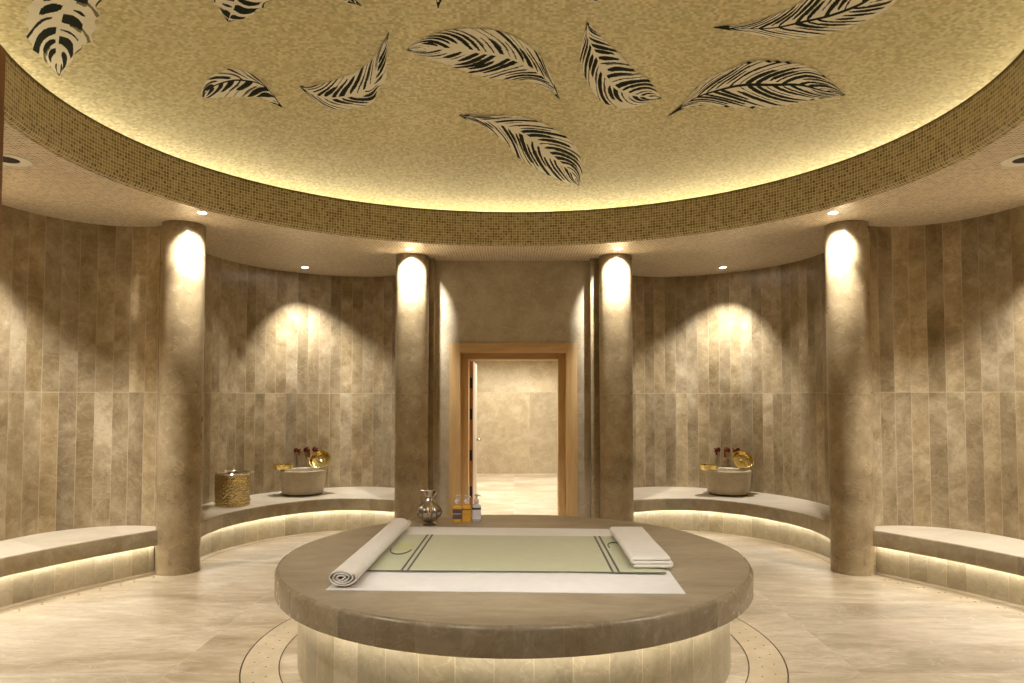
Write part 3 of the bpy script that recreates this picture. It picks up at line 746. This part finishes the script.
def bottle(x, y, label, mbody, mlab, lab_z, dark_band, rz=0.0):
    t = thing('pump_bottle', label, 'bottle', (x, y, PZ), rz, 'pump bottles on the platform')
    bm = bmesh.new()
    # rounded rectangular body
    def rr(hx, hy, r, z, n=6):
        P = []
        for cx, cy, a0 in ((hx-r, hy-r, 0), (-hx+r, hy-r, 90), (-hx+r, -hy+r, 180), (hx-r, -hy+r, 270)):
            for k in range(n+1):
                a = math.radians(a0+90*k/n); P.append((cx+r*math.cos(a), cy+r*math.sin(a), z))
        return P
    rows = [rr(.030,.022,.010,0), rr(.036,.026,.012,.005), rr(.036,.026,.012,.118), rr(.032,.024,.014,.130), rr(.018,.018,.0175,.142), rr(.0135,.0135,.013,.146), rr(.0135,.0135,.013,.150)]
    V = loft(bm, rows, closed=True); bm.faces.new(V[0]); bm.faces.new(V[-1]); mobj('body', bm, mbody, t)
    bm = bmesh.new(); z0, z1 = lab_z
    V = loft(bm, [rr(.0366,.0266,.012,z0), rr(.0366,.0266,.012,z1)], closed=True); lo = mobj('label', bm, mlab, t)
    bm = bmesh.new(); loft(bm, [rr(.0370,.0270,.012,dark_band[0]), rr(.0370,.0270,.012,dark_band[1])], closed=True); mobj('label_band', bm, dark_band[2], lo)
    bm = bmesh.new(); lathe(bm, [(.001,.149), (.019,.149), (.021,.153), (.021,.172), (.016,.180), (.008,.184), (.007,.200), (.014,.202), (.016,.214), (.010,.220), (.001,.221)], 20, caps=False)
    tube(bm, [(0,0,.211), (.022,-.012,.212), (.034,-.019,.205)], .006, 8); mobj('pump_head', bm, M_pump, t)
bottle(-.462, 5.74, 'amber pump bottle with a large dark label, leftmost of the three bottles', M_amber, M_label, (.028,.108), (.066,.074,M_labelp))
bottle(-.385, 5.745, 'amber pump bottle with a thin dark top band, middle of the three bottles', M_amber, M_labelo, (.06,.075), (.100,.110,M_label), -.1)
bottle(-.308, 5.79, 'clear pump bottle with a pale label and black band, rightmost of the three bottles', M_clear, M_labelw, (.02,.095), (.097,.109,M_black), .1)

# ------------------------------------------------------------------ bucket, basins, bowls, taps
t = thing('brass_bucket', 'hammered brass bucket with silver rim on the bench beside the left column', 'bucket', (-3.10, 7.76, BZ), .5)
bm = bmesh.new(); lathe(bm, [(.001,.004), (.172,.004), (.180,.0), (.184,.015), (.180,.03), (.180,.08), (.185,.18), (.186,.30), (.186,.345), (.172,.345), (.170,.02), (.001,.02)], 56, caps=False); mobj('bucket_body', bm, M_brass, t)
for z in (.048, .285):
    bm = bmesh.new(); lathe(bm, [(.183,z-.006), (.190,z-.004), (.190,z+.004), (.183,z+.006)], 56, caps=False); mobj('raised_band', bm, M_gold, t)
bm = bmesh.new(); lathe(bm, [(.184,.335), (.196,.340), (.200,.352), (.194,.362), (.178,.364), (.170,.352), (.170,.335)], 56, caps=False); mobj('rim', bm, M_silver, t)
for s in (-1, 1):
    bm = bmesh.new(); tube(bm, cr([(s*.186,-.03,.348), (s*.208,-.028,.362), (s*.216,0,.372), (s*.208,.028,.362), (s*.186,.03,.348)], 5), .007); mobj('handle', bm, M_silver, t)

def basin(x, y, label):
    t = thing('marble_basin', label, 'basin', (x, y, BZ), 0, 'marble basins')
    bm = bmesh.new(); lathe(bm, [(.20,.0), (.222,.0), (.226,.014), (.226,.022)], 56, caps=False); mobj('foot', bm, M_dark2, t)
    bm = bmesh.new(); lathe(bm, [(.001,.02), (.236,.02), (.243,.03), (.262,.14), (.272,.26), (.274,.290), (.268,.299), (.240,.300), (.232,.292), (.222,.22), (.17,.11), (.001,.08)], 64, caps=False); mobj('bowl', bm, M_basin, t)
    return t
M_dark2 = plain('basin_foot_stone', (.10,.07,.04), .5)
BL, BRi = (-2.585, 8.63), (2.62, 8.62)
basin(*BL, 'round marble basin on the bench left of the doorway, beside the brass bucket'); basin(*BRi, 'round marble basin on the bench right of the doorway')
def gold_bowl(x, y, z, label, r=.115, tilt=0.0, rz=0.0, h=.045):
    t = thing('gold_bowl', label, 'bowl', (x, y, z), rz, 'gold bowls on the basins')
    t.rotation_euler = (tilt, 0, rz)
    prof = [(.001,.0), (.60*r,.0), (.72*r,.004), (.86*r,.25*h), (.94*r,.7*h), (.97*r,h), (1.0*r,h+.003), (1.01*r,h+.007), (.95*r,h+.006), (.90*r,.7*h), (.80*r,.28*h), (.60*r,.010), (.22*r,.010), (.16*r,.022), (.001,.026)]
    bm = bmesh.new(); lathe(bm, prof, 64, flute=(16, .010, lambda q: 1 if .008 < q < h*.9 else 0), caps=False); mobj('bowl_shell', bm, M_gold, t)
    return t
def fit_bowls(b, side):
    x, y = b
    gold_bowl(x-(.215 if side == 'left' else .265), y-.10, BZ+.304, f'shallow gold bowl lying flat on the rim of the {side} basin', r=.118, h=.058)
    gold_bowl(x+.195, y+.075, BZ+.385, f'gold bowl standing tilted towards the room on the {side} basin', r=.13, tilt=math.radians(50), rz=.05*(-1 if side == 'left' else 1), h=.05)
fit_bowls(BL, 'left'); fit_bowls(BRi, 'right')
def wall_at(k, side):
    """point of the back niche wall met by the direction X/Y = k"""
    P = w1 if side < 0 else R(w1)
    for a, b in zip(P, P[1:]):
        fa, fb = a.x-k*a.y, b.x-k*b.y
        if fa*fb <= 0 and min(a.y, b.y) > 8.4:
            s = fa/(fa-fb); d = (b-a).normalized(); n = Vector((d.y, -d.x))
            if n.y > 0: n = -n
            return a.lerp(b, s), n
def tap(k, side, z, kind, label):
    p, n = wall_at(k, side); rz = math.atan2(n.y, n.x)+PI/2    # local -Y points into the room
    t = thing('wall_tap' if kind == 'valve' else 'wall_spout', label, 'tap', (p.x, p.y, z), rz, 'taps above the basins')
    bm = bmesh.new(); rose = [(0,-.001,0), (0,-.012,0)]; tube(bm, rose, [.030,.026], 20); mobj('rosette', bm, M_copper, t)
    if kind == 'valve':
        bm = bmesh.new(); tube(bm, [(0,-.01,0), (0,-.07,0), (0,-.085,-.01), (0,-.09,-.06)], [.014,.014,.013,.012], 12); mobj('valve_body', bm, M_copper, t)
        bm = bmesh.new()
        for a in range(4):
            d = Vector((math.cos(a*PI/2+.78), 0, math.sin(a*PI/2+.78)))
            tube(bm, [Vector((0,-.095,0)), Vector((0,-.095,0))+d*.034], [.010,.0075], 10)
        tube(bm, [(0,-.083,0), (0,-.108,0)], [.020,.014], 14); mobj('cross_handle', bm, M_copper, t)
    else:
        bm = bmesh.new(); tube(bm, cr([(0,-.008,0), (0,-.04,.02), (0,-.08,.030), (0,-.12,.012), (0,-.13,-.035), (0,-.13,-.085)], 6), .015, 14); mobj('spout_pipe', bm, M_copper, t)
        bm = bmesh.new(); tube(bm, [(0,-.13,-.083), (0,-.13,-.098)], .018, 14); mobj('spout_tip', bm, M_silver, t)
for side, nm, xs in ((-1, 'left', (297, 306.3, 315.3)), (1, 'right', (717.5, 727.2, 737))):
    zz = .905
    tap((xs[0]-CX)/F, side, zz, 'valve', f'dark red copper valve tap left of the spout above the {nm} basin')
    tap((xs[1]-CX)/F, side, zz+.0, 'spout', f'dark red copper wall spout curving down over the {nm} basin')
    tap((xs[2]-CX)/F, side, zz+.005, 'valve', f'dark red copper valve tap right of the spout above the {nm} basin')

# ------------------------------------------------------------------ camera, world, colour
cam = bpy.data.cameras.new('camera'); co = bpy.data.objects.new('camera', cam); C.objects.link(co)
cam.sensor_width = 36; cam.lens = F/1024*36; cam.shift_x = (512-CX)/1024; cam.shift_y = (PPY-341.5)/1024
cam.clip_start = .05
co.location = (0, 0, EYE); co.rotation_euler = (math.radians(90)+PITCH, 0, 0)
sc = bpy.context.scene; sc.camera = co
w = bpy.data.worlds.new('world'); sc.world = w; w.use_nodes = True
w.node_tree.nodes['Background'].inputs[0].default_value = (0, 0, 0, 1)
vs = sc.view_settings; vs.view_transform = 'Standard'; vs.look = 'None'; vs.exposure = 1.6; vs.gamma = 1; vs.use_curve_mapping = False
